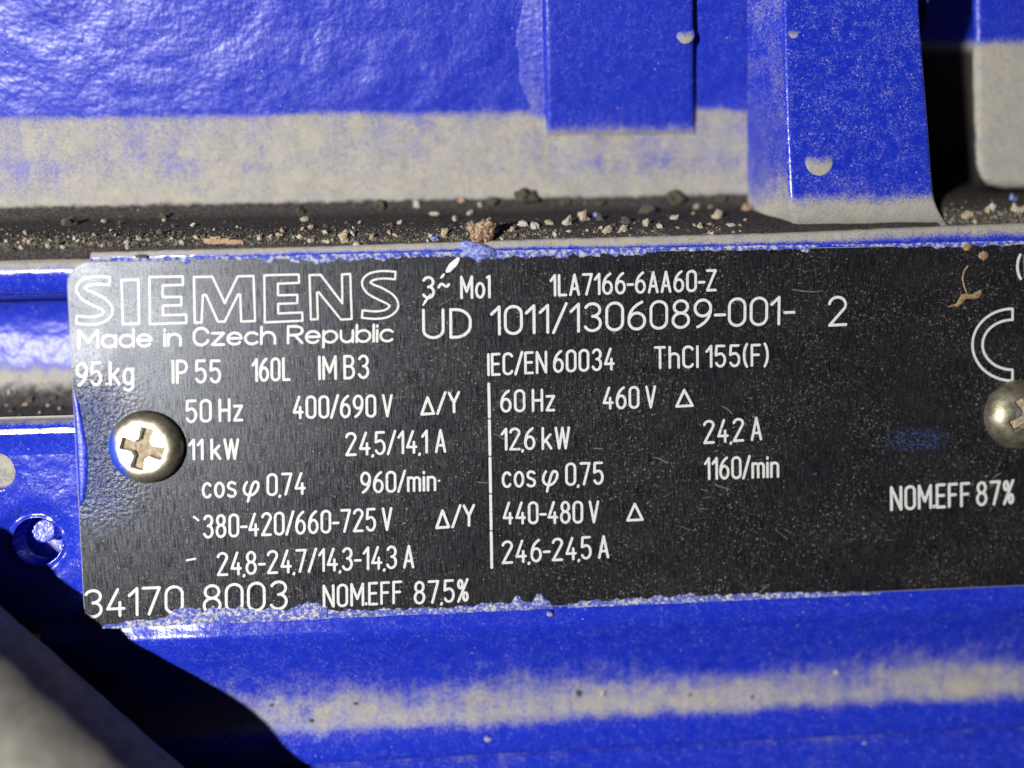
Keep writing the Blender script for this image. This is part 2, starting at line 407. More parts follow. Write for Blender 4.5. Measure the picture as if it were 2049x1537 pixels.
rib('rib', [
    dict(py=-620, bl=1494, fl=1562, fr=1832, br=1800, zf=-.9, zb=-1.9, r=.5, df=.10, ds=.34),
    dict(py=-170, bl=1494, fl=1562, fr=1832, br=1800, zf=-.9, zb=-1.9, r=.5, df=.10, ds=.34),
    dict(py=-60, bl=1495, fl=1566, fr=1838, br=1803, zf=-.9, zb=-3.6, r=.5, df=.10, ds=.34),
    dict(py=60, bl=1496, fl=1568, fr=1845, br=1808, zf=-.9, zb=-5.8, r=.5, df=.08, ds=.36),
    dict(py=150, bl=1496, fl=1570, fr=1852, br=1812, zf=-.9, zb=-7.4, r=.5, df=.08, ds=.38),
    dict(py=225, bl=1495, fl=1572, fr=1858, br=1815, zf=-.9, zb=-9.0, r=.5, df=.08, ds=.30),
    dict(py=340, bl=1493, fl=1577, fr=1866, br=1822, zf=-.9, zb=-9.4, r=.5, df=.12, ds=.46),
    dict(py=385, bl=1491, fl=1579, fr=1870, br=1830, zf=-.92, zb=-9.4, r=.5, df=.22, ds=.70),
    dict(py=405, bl=1491, fl=1580, fr=1874, br=1850, zf=-1.0, zb=-9.2, r=.55, df=.62, ds=.9),
    dict(py=420, bl=1500, fl=1583, fr=1880, br=1885, zf=-1.2, zb=-8.2, r=.6, df=.95, ds=1),
    dict(py=438, bl=1540, fl=1588, fr=1890, br=1905, zf=-1.65, zb=-6.0, r=.7, df=1, ds=1),
    dict(py=458, bl=1582, fl=1592, fr=1902, br=1925, zf=-2.7, zb=-5.0, r=.6, df=1, ds=1)], M_RIB)
rib('rib', [
    dict(py=-620, bl=1030, fl=1084, fr=1390, br=1388, zf=-.6, zb=-1.9, r=.5, df=.06, ds=.16),
    dict(py=-170, bl=1030, fl=1084, fr=1390, br=1388, zf=-.6, zb=-1.9, r=.5, df=.06, ds=.16),
    dict(py=60, bl=1032, fl=1089, fr=1390, br=1386, zf=-4.5, zb=-5.8, r=.6, df=.05, ds=.2),
    dict(py=150, bl=1034, fl=1091, fr=1390, br=1386, zf=-6.2, zb=-7.5, r=.6, df=.05, ds=.26),
    dict(py=225, bl=1034, fl=1092, fr=1391, br=1384, zf=-7.8, zb=-9.0, r=.6, df=.14, ds=.5),
    dict(py=250, bl=1036, fl=1092, fr=1392, br=1384, zf=-8.3, zb=-9.1, r=.6, df=.34, ds=1),
    dict(py=264, bl=1040, fl=1092, fr=1392, br=1384, zf=-8.6, zb=-9.2, r=.35, df=.62, ds=.9),
    dict(py=270, bl=1050, fl=1092, fr=1392, br=1384, zf=-8.85, zb=-9.3, r=.2, df=.85, ds=.9),
    dict(py=275, bl=1062, fl=1092, fr=1392, br=1388, zf=-9.4, zb=-9.6, r=.1, df=.85, ds=.85)], M_CAST)
rib('side_block', [  # left flank darkened in colour to carry the gap's shade
    dict(py=-620, bl=1976, fl=1952, fr=2420, br=2430, zf=-5.2, zb=-24, r=.7, df=.06, ds=.1),
    dict(py=-170, bl=1976, fl=1952, fr=2420, br=2430, zf=-5.2, zb=-24, r=.7, df=.06, ds=.1),
    dict(py=60, bl=1978, fl=1954, fr=2420, br=2430, zf=-5.8, zb=-24, r=.7, df=.10, ds=.2),
    dict(py=82, bl=1978, fl=1954, fr=2420, br=2430, zf=-5.9, zb=-24, r=.7, df=.45, ds=.6),
    dict(py=98, bl=1978, fl=1954, fr=2420, br=2430, zf=-6, zb=-24, r=.7, df=1, ds=1),
    dict(py=300, bl=1979, fl=1955, fr=2420, br=2430, zf=-6, zb=-24, r=.7, df=1.0, ds=1.9),
    dict(py=336, bl=1982, fl=1958, fr=2420, br=2430, zf=-6, zb=-24, r=.7, df=1.0, ds=1.9),
    dict(py=354, bl=1990, fl=1966, fr=2420, br=2430, zf=-6.05, zb=-24, r=.7, df=1.0, ds=1.9),
    dict(py=366, bl=2004, fl=1980, fr=2420, br=2430, zf=-6.2, zb=-24, r=.7, df=1.0, ds=1.4),
    dict(py=374, bl=2024, fl=2000, fr=2420, br=2430, zf=-6.6, zb=-24, r=.6, df=1.1, ds=1.6),
    dict(py=384, bl=2038, fl=2014, fr=2420, br=2430, zf=-9.6, zb=-24, r=.3, df=1.8, ds=1.8)], M_CAST)
# dusty blisters in the paint of the ribs
def blister(px, py, z, R, name='paint_blister', hgt=.11):
    c = P(px, py, z); V, F = [], []; nr, na = 7, 26
    V.append((c.x, c.y, z + hgt)); ds = [.6]
    for i in range(1, nr + 1):
        for a in range(na):
            t = i / nr; th = 2 * math.pi * a / na; rr = R * t * (1 + .05 * nz(math.cos(th), math.sin(th), px))
            V.append((c.x + rr * math.cos(th), c.y + rr * math.sin(th), z + hgt * math.sqrt(max(0, 1 - t * t)) - (.05 if i == nr else 0))); ds.append(max(0.0, min(1.0, .62 - .75 * t * math.sin(th) - (.5 if i == nr else 0))))
    for a in range(na): F.append((0, 1 + a, 1 + (a + 1) % na))
    for i in range(nr - 1):
        for a in range(na):
            p, q = 1 + i * na + a, 1 + i * na + (a + 1) % na; F.append((p, p + na, q + na, q))
    mk(name, V, F, M_RIB, motor, attrs={'dust': ds})
blister(1639, 322, -.9, 1.6); blister(1588, 66, -.97, .7)
blister(1372, 68, -4.68, 1.0)
# crumbs of paint on the lower casing
for px, py, z, R in ((1157, 1274, -1.9, .42), (1100, 1228, -.9, .35), (976, 1478, -2.52, .42), (1352, 1470, -2.6, .4), (1730, 1485, -2.5, .3)):
    blister(px, py, z, R, 'paint_crumb')

# ================================================================== the nameplate
plate = root('nameplate', tuple(P(1100, 880, -.8)), 'black metal rating nameplate with white engraved letters, screwed to the blue motor', 'nameplate')
def outline():
    tl, bl = P(131, 524), P(169, 1256); tr, br = P(2196, 484), P(2196, 1166)
    r = 2.4; pts = []
    for c, pr_, nx_ in ((bl, tl, br), (br, bl, tr), (tr, br, tl), (tl, tr, bl)):
        a = (pr_ - c).normalized(); b = (nx_ - c).normalized()
        for q in range(11):
            t = q / 10 * math.pi / 2
            p = c + a * r * (1 - math.sin(t)) + b * r * (1 - math.cos(t)); pts.append((p.x, p.y))
    return pts
OUT = outline()
def poly_inset(pts, d):
    n = len(pts); res = []
    for i in range(n):
        p0, p1, p2 = Vector(pts[i - 1]), Vector(pts[i]), Vector(pts[(i + 1) % n])
        t = (p2 - p0).normalized(); res.append((p1.x - t.y * d, p1.y + t.x * d))
    return res
def make_plate():
    n = len(OUT); ins = poly_inset(OUT, .10)
    V = [(x, y, 0) for x, y in ins]
    mk('plate_face', V, [tuple(range(n))], M_PLATE, plate, smooth=False)
    V = [(x, y, -.004) for x, y in ins] + [(x, y, -.09) for x, y in OUT] + [(x, y, -.8) for x, y in OUT]
    F = []
    for k in range(2):
        for i in range(n): F.append((k * n + i, (k + 1) * n + i, (k + 1) * n + (i + 1) % n, k * n + (i + 1) % n))
    mk('plate_edge', V, F, M_RIM, plate, smooth=False)
make_plate()

# ---- single-stroke engraving alphabet: each glyph gives strokes in a box w x 1
def arc(cx, cy, rx, ry, a0, a1, n=14):
    return [(cx + rx * math.cos(math.radians(a0 + (a1 - a0) * i / n)), cy + ry * math.sin(math.radians(a0 + (a1 - a0) * i / n))) for i in range(n + 1)]
def bez(p0, p1, p2, p3, n=12):
    r = []
    for i in range(n + 1):
        t = i / n; u = 1 - t
        r.append(tuple(u ** 3 * a + 3 * u * u * t * b + 3 * u * t * t * c + t ** 3 * d for a, b, c, d in zip(p0, p1, p2, p3)))
    return r
def stad(w, y0=0.0, y1=1.0):
    r = min(w / 2, (y1 - y0) / 2)
    return arc(w / 2, y1 - r, w / 2, r, 0, 180) + arc(w / 2, y0 + r, w / 2, r, 180, 360) + [(w, y1 - r)]
XH = .68
def glyph(c, w):
    h = w / 2; l = w * .95
    if c in '0O': return w, [stad(w)]
    if c == '1': return w * .55, [[(0, .74), (w * .48, 1), (w * .48, 0)]]
    if c == '2': return w, [arc(h, 1 - h * .98, h, h * .98, 170, -25) + [(0, 0), (w, 0)]]
    if c == '3': return w, [arc(h, .765, h * .92, .235, 155, -90, 16) + arc(h, .27, h, .27, 90, -155, 18)[1:]]
    if c == '4': return w, [[(w * .62, 1), (0, .27), (w, .27)], [(w * .74, .50), (w * .74, 0)]]
    if c == '5': return w, [[(w * .92, 1), (w * .1, 1), (w * .04, .55)] + arc(h, .31, h, .31, 128, -150, 18)[1:]]
    if c == '6': return w, [bez((w * .82, 1), (w * .25, .85), (0, .62), (0, .31)) + arc(h, .30, h, .30, 180, 540, 24)[1:]]
    if c == '9': return w, [bez((w * .18, 0), (w * .75, .15), (w, .38), (w, .69)) + arc(h, .70, h, .30, 0, 360, 24)[1:]]
    if c == '7': return w, [[(0, 1), (w, 1), (w * .36, 0)]]
    if c == '8': return w, [arc(h, .77, h * .86, .23, -90, 270, 22), arc(h, .27, h, .27, 90, 450, 22)]
    if c == 'A': return w, [[(0, 0), (h, 1), (w, 0)], [(w * .17, .30), (w * .83, .30)]]
    if c == 'B': return w, [[(0, 0), (0, 1), (h, 1)] + arc(h, .77, h * .85, .23, 90, -90)[1:] + [(0, .54)], [(h, .54)] + arc(h, .27, h, .27, 90, -90)[1:] + [(0, 0)]]
    if c == 'C':
        r = h; return w, [arc(h, 1 - r, h, r, 20, 180) + arc(h, r, h, r, 180, 340)]
    if c == 'D':
        r = min(.5, w * .75); return w, [[(0, 0), (0, 1), (w - r, 1)] + arc(w - r, 1 - r, r, r, 90, 0)[1:] + arc(w - r, r, r, r, 0, -90) + [(0, 0)]]
    if c == 'E': return w * .85, [[(w * .85, 1), (0, 1), (0, 0), (w * .85, 0)], [(0, .52), (w * .75, .52)]]
    if c == 'F': return w * .85, [[(w * .85, 1), (0, 1), (0, 0)], [(0, .52), (w * .72, .52)]]
    if c == 'H': return w, [[(0, 0), (0, 1)], [(w, 0), (w, 1)], [(0, .5), (w, .5)]]
    if c == 'I': return 0, [[(0, 0), (0, 1)]]
    if c == 'L': return w * .8, [[(0, 1), (0, 0), (w * .8, 0)]]
    if c == 'M': return w * 1.3, [[(0, 0), (0, 1), (w * .65, .30), (w * 1.3, 1), (w * 1.3, 0)]]
    if c == 'N': return w * 1.08, [[(0, 0), (0, 1), (w * 1.08, 0), (w * 1.08, 1)]]
    if c == 'P': return w, [[(0, 0), (0, 1), (h, 1)] + arc(h, .73, h, .27, 90, -90)[1:] + [(0, .46)]]
    if c == 'R': return w, [[(0, 0), (0, 1), (h, 1)] + arc(h, .74, h, .26, 90, -90)[1:] + [(0, .48)], [(h * .9, .48), (w, 0)]]
    if c == 'T': return w, [[(0, 1), (w, 1)], [(h, 1), (h, 0)]]
    if c == 'U': return w, [[(0, 1)] + arc(h, h, h, h, 180, 360) + [(w, 1)]]
    if c == 'V': return w, [[(0, 1), (h, 0), (w, 1)]]
    if c == 'W': return w * 1.5, [[(0, 1), (w * .38, 0), (w * .75, 1), (w * 1.12, 0), (w * 1.5, 1)]]
    if c == 'Y': return w, [[(0, 1), (h, .48), (w, 1)], [(h, .48), (h, 0)]]
    if c == 'Z': return w, [[(0, 1), (w, 1), (0, 0), (w, 0)]]
    if c == 'a': return l, [arc(l / 2, XH / 2, l / 2, XH / 2, 0, 360, 24), [(l, XH), (l, 0)]]
    if c == 'b': return l, [arc(l / 2, XH / 2, l / 2, XH / 2, 180, 540, 24), [(0, 1), (0, 0)]]
    if c == 'c':
        return l * .9, [arc(l / 2, XH / 2, l / 2, XH / 2, 42, 318, 20)]
    if c == 'd': return l, [arc(l / 2, XH / 2, l / 2, XH / 2, 0, 360, 24), [(l, 1), (l, 0)]]
    if c == 'e': return l, [[(0, XH * .52), (l, XH * .52)] + arc(l / 2, XH / 2, l / 2, XH / 2, 4, 320, 24)]
    if c == 'g': return l, [arc(l / 2, XH / 2, l / 2, XH / 2, 0, 360, 24), [(l, XH)] + [(l, -.08)] + arc(l / 2, -.10, l / 2, .2, 0, -140)[1:]]
    if c == 'h': return l, [[(0, 1), (0, 0)], [(0, XH * .5)] + arc(l / 2, XH - l / 2, l / 2, l / 2, 180, 0)[1:] + [(l, 0)]]
    if c == 'i': return 0, [[(0, XH), (0, 0)], [(0, .90), (0, .95)]]
    if c == 'k': return l, [[(0, 1), (0, 0)], [(l * .9, XH), (0, .26)], [(l * .35, .42), (l, 0)]]
    if c == 'l': return 0, [[(0, 1), (0, 0)]]
    if c == 't': return w * .2, [[(-w * .12, .94), (w * .14, 1), (w * .14, 0)]]
    if c == 'm': return l * 1.5, [[(0, XH), (0, 0)], [(0, XH * .6)] + arc(l * .375, XH - l * .375, l * .375, l * .375, 180, 0)[1:] + [(l * .75, 0)], [(l * .75, XH * .6)] + arc(l * 1.125, XH - l * .375, l * .375, l * .375, 180, 0)[1:] + [(l * 1.5, 0)]]
    if c == 'n': return l * .9, [[(0, XH), (0, 0)], [(0, XH * .6)] + arc(l * .45, XH - l * .45, l * .45, l * .45, 180, 0)[1:] + [(l * .9, 0)]]
    if c == 'o': return l, [arc(l / 2, XH / 2, l / 2, XH / 2, 0, 360, 24)]
    if c == 'p': return l, [arc(l / 2, XH / 2, l / 2, XH / 2, 180, 540, 24), [(0, XH), (0, -.28)]]
    if c == 's': return l * .85, [bez((l * .8, XH * .9), (l * .5, XH * 1.08), (0, XH * 1.05), (0, XH * .76)) + bez((0, XH * .76), (0, XH * .45), (l * .85, XH * .58), (l * .85, XH * .25))[1:] + bez((l * .85, XH * .25), (l * .85, -XH * .08), (l * .2, -XH * .06), (0, XH * .1))[1:]]
    if c == 'u': return l * .9, [[(0, XH)] + arc(l * .45, l * .45, l * .45, l * .45, 180, 360) + [(l * .9, XH)], [(l * .9, XH), (l * .9, 0)]]
    if c == 'z': return l * .85, [[(0, XH), (l * .85, XH), (0, 0), (l * .85, 0)]]
    if c == '/': return w * .8, [[(0, -.02), (w * .8, 1.04)]]
    if c == '-': return w * .62, [[(0, .42), (w * .62, .42)]]
    if c == '.': return 0, [[(0, .02), (0, .06)]]
    if c == ',': return 0, [[(.0, -.11), (.02, -.06)]]
    if c == '(': return w * .3, [bez((w * .3, 1.05), (-w * .1, .75), (-w * .1, .25), (w * .3, -.05))]
    if c == ')': return w * .3, [bez((0, 1.05), (w * .4, .75), (w * .4, .25), (0, -.05))]
    if c == '%': return w, [[(0, -.02), (w, 1.02)], arc(w * .22, .80, w * .22, .19, 0, 360, 18), arc(w * .78, .20, w * .22, .19, 0, 360, 18)]
    if c == '~': return w * .95, [bez((0, .50), (w * .35, .92), (w * .6, .30), (w * .95, .62))]
    if c == 'D_': return w, []
    if c == '^': return w * 1.25, [[(0, 0), (w * .62, .84), (w * 1.25, 0), (0, 0)]]     # delta
    if c == 'f':
        w *= 1.45; return w * 1.2, [bez((w * .22, XH * .98), (-w * .25, XH * .4), (w * .1, 0), (w * .5, .02)) + bez((w * .5, .02), (w * 1.1, .05), (w * 1.35, XH * .95), (w * .95, XH * .98))[1:] + bez((w * .95, XH * .98), (w * .7, XH), (w * .62, XH * .7), (w * .3, -.28))[1:]]   # phi
    raise KeyError(c)
GAP = {'I': .18, 'l': .20, 'i': .20, '.': .15, ',': .14, '1': .17, '/': .16, '-': .16}
def layout(text, w):
    x, out, prev = 0.0, [], None
    for c in text:
        if c == ' ': x += w * .85 + .06; prev = None; continue
        if prev is not None: x += min(GAP.get(prev, .22), GAP.get(c, .22))
        gw, st = glyph(c, w)
        for s in st: out.append([(x + a, b) for a, b in s])
        x += gw; prev = c
    return x, out
def split_corners(pts):
    runs, cur = [], [pts[0]]
    for i in range(1, len(pts)):
        if (Vector(pts[i]) - Vector(cur[-1])).length < 1e-5: continue
        if len(cur) >= 2:
            a = Vector(cur[-1]) - Vector(cur[-2]); b = Vector(pts[i]) - Vector(cur[-1])
            if a.length > 1e-6 and b.length > 1e-6 and a.angle(b) > .6: runs.append(cur); cur = [cur[-1]]
        cur.append(pts[i])
    runs.append(cur); return [r for r in runs if len(r) > 1]
class Ribbon:
    def __init__(s): s.V, s.F, s.k = [], [], 0
    def stroke(s, pts, wid, z=.018):
        for run in split_corners(pts):
            s.k += 1; zz = z + (s.k % 5) * .005
            n = len(run); r = wid / 2; o = len(s.V)
            L, R = [], []
            for i in range(n):
                p = Vector(run[i]); t = (Vector(run[min(n - 1, i + 1)]) - Vector(run[max(0, i - 1)])).normalized(); nn = Vector((-t.y, t.x))
                rr = r * (1 + .10 * nz(p.x, p.y, 2.2, 2.3)); L.append(p + nn * rr); R.append(p - nn * rr)
            t0 = (Vector(run[1]) - Vector(run[0])).normalized(); t1 = (Vector(run[-1]) - Vector(run[-2])).normalized()
            def cap(p, t, m=5):
                nn = Vector((-t.y, t.x)); return [p + (nn * math.cos(a) + t * math.sin(a)) * r for a in [math.pi * (q + 1) / (m + 1) for q in range(m)]]
            end = cap(Vector(run[-1]), t1); start = cap(Vector(run[0]), -t0)
            for i, (a, b) in enumerate(zip(L, R)): zi = zz + .004 * i / n; s.V += [(a.x, a.y, zi), (b.x, b.y, zi)]
            for i in range(n - 1): q = o + 2 * i; s.F.append((q, q + 1, q + 3, q + 2))
            e = len(s.V); s.V += [(v.x, v.y, zz + .004 * (n - 1) / n) for v in end]
            s.F.append(tuple([o + 2 * n - 2] + [o + 2 * n - 1] + [e + i for i in range(len(end) - 1, -1, -1)]))
            e = len(s.V); s.V += [(v.x, v.y, zz) for v in start]
            s.F.append(tuple([o + 1] + [o] + [e + i for i in range(len(start) - 1, -1, -1)]))
    def build(s, name, material, parent, label=None): return mk(name, s.V, s.F, material, parent, smooth=False, label=label)
def engrave(text, x0, y0, x1, y1, hpx, w, spx, label):
    """text between two baseline pixels; strokes land on the plate"""
    tot, strokes = layout(text, w)
    a, b = P(x0, y0), P(x1, y1); ex = (b - a); Lm = ex.length; ex.normalize()
    up = (P(x0 - hpx * .012, y0 - hpx) - a); ey = up
    sx = Lm - spx / PPM; off = spx / PPM / 2
    rb = Ribbon()
    hh = up.length - spx / PPM
    ey = up.normalized()
    for st in strokes:
        pts = []
        for u, v in st:
            p = a + ex * (off + (u / tot * sx if tot > 1e-6 else 0)) + ey * (spx / PPM / 2 + v * hh); pts.append((p.x, p.y))
        rb.stroke(pts, spx / PPM)
    rb.build('lettering', M_LETTER, plate, label)
N_, Wd = .40, .56
T = [
 ('Made in Czech Republic', 156, 698, 788, 685, 39, .80, 5.0), ('95 kg', 152, 774, 269, 770, 49, .42, 5.2), ('IP 55', 344, 768, 443, 767, 48, N_, 5.2),
 ('160L', 504, 765, 582, 762, 48, N_, 5.2), ('IM B3', 637, 761, 739, 758, 49, N_, 5.2), ('3~', 844, 599, 901, 597, 46, .46, 5.2), ('Mot', 921, 599, 983, 597, 47, .40, 5.2),
 ('1LA7166-6AA60-Z', 1100, 594, 1434, 583, 45, N_, 5.2), ('UD', 845, 679, 944, 677, 61, Wd, 5.7), ('1011/1306089-001-', 981, 672, 1591, 650, 60, Wd, 5.7), ('2', 1657, 654, 1695, 652, 61, Wd, 5.7),
 ('IEC/EN 60034', 975, 753, 1230, 741, 46, N_, 5.2), ('ThCl 155(F)', 1309, 739, 1538, 733, 46, N_, 5.2),
 ('50 Hz', 371, 847, 487, 843, 47, N_, 5.2), ('400/690 V', 586, 839, 786, 835, 47, N_, 5.2), ('^/Y', 841, 832, 921, 826, 44, .42, 5.4),
 ('11 kW', 377, 921, 479, 920, 43, N_, 5.2), ('24,5/14,1 A', 691, 913, 893, 906, 48, N_, 5.2), ('cos f 0,74', 404, 998, 612, 990, 46, N_, 5.2), ('960/min', 721, 988, 873, 983, 44, N_, 5.2),
 ('60 Hz', 1001, 826, 1111, 823, 46, N_, 5.2), ('460 V', 1206, 820, 1313, 817, 46, N_, 5.2), ('^', 1351, 816, 1388, 814, 43, .66, 5.4), ('12,6 kW', 1002, 902, 1141, 899, 46, N_, 5.2),
 ('24,2 A', 1407, 889, 1525, 881, 48, N_, 5.2), ('1160/min', 1409, 961, 1559, 956, 46, N_, 5.2), ('cos f 0,75', 1004, 977, 1208, 970, 47, N_, 5.2), ('440-480 V', 1006, 1050, 1199, 1047, 46, N_, 5.2),
 ('^', 1253, 1044, 1288, 1042, 43, .66, 5.4), ('24,6-24,5 A', 1004, 1129, 1219, 1117, 47, N_, 5.2),
 ('380-420/660-725 V', 406, 1078, 785, 1062, 48, N_, 5.2), ('^/Y', 871, 1059, 951, 1053, 45, .42, 5.4), ('24,8-24,7/14,3-14,3 A', 434, 1153, 829, 1137, 48, N_, 5.2),
 ('34170', 167, 1238, 368, 1228, 58, Wd, 5.7), ('8003', 406, 1230, 576, 1220, 60, Wd, 5.7), ('NOM.EFF', 646, 1217, 805, 1208, 47, N_, 5.2), ('87,5%', 828, 1210, 938, 1204, 47, N_, 5.2),
 ('NOM.EFF 87%', 1781, 1023, 2029, 1009, 50, N_, 6.0), ('(H', 2033, 559, 2075, 556, 49, .46, 6.0)]
for t, x0, y0, x1, y1, h, w, s in T:
    said = t.replace('^', 'triangle').replace('f 0', 'phi 0') if ('^' in t or 'cos' in t) else t
    engrave(t, x0, y0, x1, y1, h, w, s, 'white engraved lettering reading ' + said)
# ruled bar in segments, dash and tick marks
rb = Ribbon()
bar = [(978, 765), (979.2, 838), (980.4, 913), (981.6, 988), (982.8, 1062), (984, 1139)]
for (xa, ya), (xb, yb) in zip(bar, bar[1:]):
    a, b = P(xa, ya + 3.4), P(xb, yb - 3.4); rb.stroke([(a.x, a.y), (b.x, b.y)], 5.6 / PPM)
rb.build('engraved_rule', M_LETTER, plate)
for pts in ([(374, 1121), (391, 1118)], [(388, 1034), (397, 1041)], [(878, 962), (879, 962)], [(213, 768), (214, 768)]):
    rb = Ribbon(); rb.stroke([(P(*p).x, P(*p).y) for p in pts], 4.0 / PPM); rb.build('engraved_mark', M_LETTER, plate)
# outlined maker's name, letter by letter
def zx(p): return (p[0] / 2.927 + 120, p[1] / 2.927 + 510)
def catmull(p, n=8):
    p = [p[0]] + p + [p[-1]]; out = []
    for i in range(1, len(p) - 2):
        for q in range(n):
            t = q / n; a, b, c, d = (Vector(p[i + k]) for k in (-1, 0, 1, 2))
            out.append(tuple(.5 * ((2 * b) + (c - a) * t + (2 * a - 5 * b + 4 * c - d) * t * t + (3 * b - a - 3 * c + d) * t ** 3)))
    out.append(p[-2]); return out
def s_outline(dx, dy):
    sp = catmull([(292, 154), (215, 150), (150, 163), (122, 195), (146, 232), (205, 262), (264, 296), (284, 335), (250, 372), (185, 386), (98, 380)])
    n = len(sp); L, R = [], []
    for i in range(n):
        t = (Vector(sp[min(n - 1, i + 1)]) - Vector(sp[max(0, i - 1)])).normalized(); nn = Vector((-t.y, t.x)); u = i / (n - 1)
        hw = 22 + 13 * math.exp(-((u - .5) / .16) ** 2); p = Vector(sp[i]); L.append(p + nn * hw); R.append(p - nn * hw)
    pts = L + R[::-1] + [L[0]]
    return [(p.x + dx, p.y + dy) for p in pts]
E1 = [(525, 130), (720, 127), (722, 176), (602, 180), (603, 248), (712, 246), (712, 295), (603, 298), (604, 354), (740, 350), (741, 398), (528, 406)]
LET = [s_outline(0, 0), [(362, 149), (460, 145), (464, 402), (370, 406)], E1,
       [(785, 130), (893, 128), (966, 283), (1042, 126), (1134, 124), (1143, 388), (1062, 391), (1056, 232), (1044, 232), (966, 391), (926, 392), (856, 235), (838, 236), (830, 396), (790, 398)],
       [(x + 672 + (x - 525) * .035, y - 10 - (x - 525) * .01) for x, y in E1],
       [(1462, 119), (1527, 117), (1654, 284), (1652, 115), (1700, 112), (1709, 376), (1646, 379), (1517, 220), (1506, 221), (1511, 377), (1470, 379)], s_outline(1672, -33)]
for k, pl in enumerate(LET):
    rb = Ribbon(); q = [zx(p) for p in pl]
    if q[0] != q[-1]: q.append(q[0])
    rb.stroke([(P(*p).x, P(*p).y) for p in q], 4.0 / PPM)
    rb.build('outlined_letter', M_LETTER, plate)
# conformity mark: outlined half ring
rb = Ribbon(); ring = []
ring += [(2025.6 + 80 * math.cos(a), 690 - 72 * math.sin(a)) for a in [math.pi / 2 + math.pi * q / 30 for q in range(31)]]
ring += [(2025.6 + 60 * math.cos(a), 690 - 50 * math.sin(a)) for a in [math.pi * 1.5 - math.pi * q / 30 for q in range(31)]]
ring.append(ring[0])
rb.stroke([(P(*p).x, P(*p).y) for p in ring], 5.2 / PPM); rb.build('conformity_mark', M_LETTER, plate)

# scratches and the scuff below the paint drip
def scratch(pts, wd_, name='scratch', material=M_SCUFF, z=.012):
    V, F = [], []
    for i, (px, py) in enumerate(pts):
        p = P(px, py); q = P(*pts[min(i + 1, len(pts) - 1)]) - P(*pts[max(0, i - 1)]); q.normalize(); nn = Vector((-q.y, q.x, 0))
        w = wd_[i] / PPM / 2 if isinstance(wd_, list) else wd_ / PPM / 2 * (.35 + .65 * math.sin(math.pi * (i + .5) / len(pts)))
        for s_ in (-1, 1):
            v = p + nn * w * s_ * (1 + .3 * nz(px, py, s_, .9)); V.append((v.x, v.y, z))
    for i in range(len(pts) - 1): F.append((2 * i, 2 * i + 1, 2 * i + 3, 2 * i + 2))
    mk(name, V, F, material, plate, smooth=False)
scratch([(918, 516), (912, 524), (904, 532), (897, 541), (893, 545)], [5, 11, 13, 9, 3], 'scuff')
scratch([(889, 548), (885, 553), (881, 557)], [3, 5, 2], 'scuff')
scratch([(862, 588), (856, 596), (851, 604), (846, 612)], [2, 4, 5, 2], 'scuff')
M_FAINT = simple('faint_scratch', (.05, .05, .048), (.17, .165, .15), 4, .6)
for a in ([(1443, 812), (1455, 818), (1466, 829)], [(1307, 915), (1320, 918), (1334, 927)], [(1430, 969), (1445, 975), (1462, 980)], [(1187, 897), (1205, 898)], [(955, 965), (975, 966)], [(1584, 579), (1606, 583), (1628, 584), (1648, 582)], [(1986, 958), (1996, 950), (2004, 946)], [(892, 785), (905, 778), (900, 800)], [(1520, 1185), (1540, 1168)]):
    scratch(a, 2.6, material=M_FAINT, z=.009)
rs = random.Random(11)
for q in range(46):
    px, py = (rs.gauss(1420, 210), rs.gauss(1030, 90)) if q < 30 else (rs.uniform(420, 1900), rs.uniform(560, 1150))
    if not (1010 < px < 1990 or q >= 30) or not 560 < py < 1150: continue
    a0 = rs.uniform(-.5, .9); L_ = rs.choice((4, 6, 8, 12, 18, 34)); bend = rs.uniform(-.12, .12)
    scratch([(px + L_ * t * math.cos(a0 + bend * t), py + L_ * t * math.sin(a0 + bend * t)) for t in (0, .33, .66, 1)], rs.uniform(.8, 1.7), material=M_FAINT, z=.007 + .00002 * q)

# ragged paint left along the plate's edges
def ragged(name, x0, x1, base, heights, material, up, z0, bumpy, amp, step=1.6, parent=plate):
    """strip along an edge; base(px)->py, heights: table px->height in px; up=True grows upward in the picture"""
    V, F = [], []; n = int((x1 - x0) / step); rows = 4
    for i in range(n + 1):
        px = x0 + (x1 - x0) * i / n; b = base(px) + 1.3 * fb(px, 1, 9, .05)
        h = lerp_table(heights, px)
        h = max(0.0, h * (1 + amp * fb(px, 0, 3, .045, 5)) + (h > 1) * 1.8 * fb(px, 5, 1, .2, 3))
        for j in range(rows):
            t = j / (rows - 1); py = b - h * t if up else b + h * t
            p = P(px, py, 0)
            zz = z0 + bumpy * (math.sin(math.pi * min(1, t * 1.15 + .1)) * .8 + .5 * abs(fb(px, py, 2, .14))) * min(1, h / 6)
            if j == rows - 1: zz = .004
            V.append((p.x, p.y, zz))
    for i in range(n):
        for j in range(rows - 1):
            a = i * rows + j
            if lerp_table(heights, x0 + (x1 - x0) * i / n) < .5: continue
            F.append((a, a + rows, a + rows + 1, a + 1))
    mk(name, V, F, material, parent)
topb = lambda px: 524 - (px - 131) * .01937 + 0.5
botb = lambda px: 1256 - (px - 169) * .0444
ragged('paint_residue', 186, 820, lambda p: topb(p) - 5, [(186, 3), (300, 6), (360, 5), (372, 15), (384, 6), (520, 6), (536, 15), (552, 6), (590, 13), (640, 15), (690, 12), (820, 10)], M_SPRAY, False, .05, .10, .55)
ragged('paint_residue', 822, 1640, lambda p: topb(p) - 6, [(822, 10), (900, 10), (990, 14), (1120, 15), (1280, 14), (1330, 6), (1400, 8), (1600, 8), (1606, 16), (1616, 15), (1622, 6), (1640, 4)], M_SPRAY, False, .05, .10, .5)
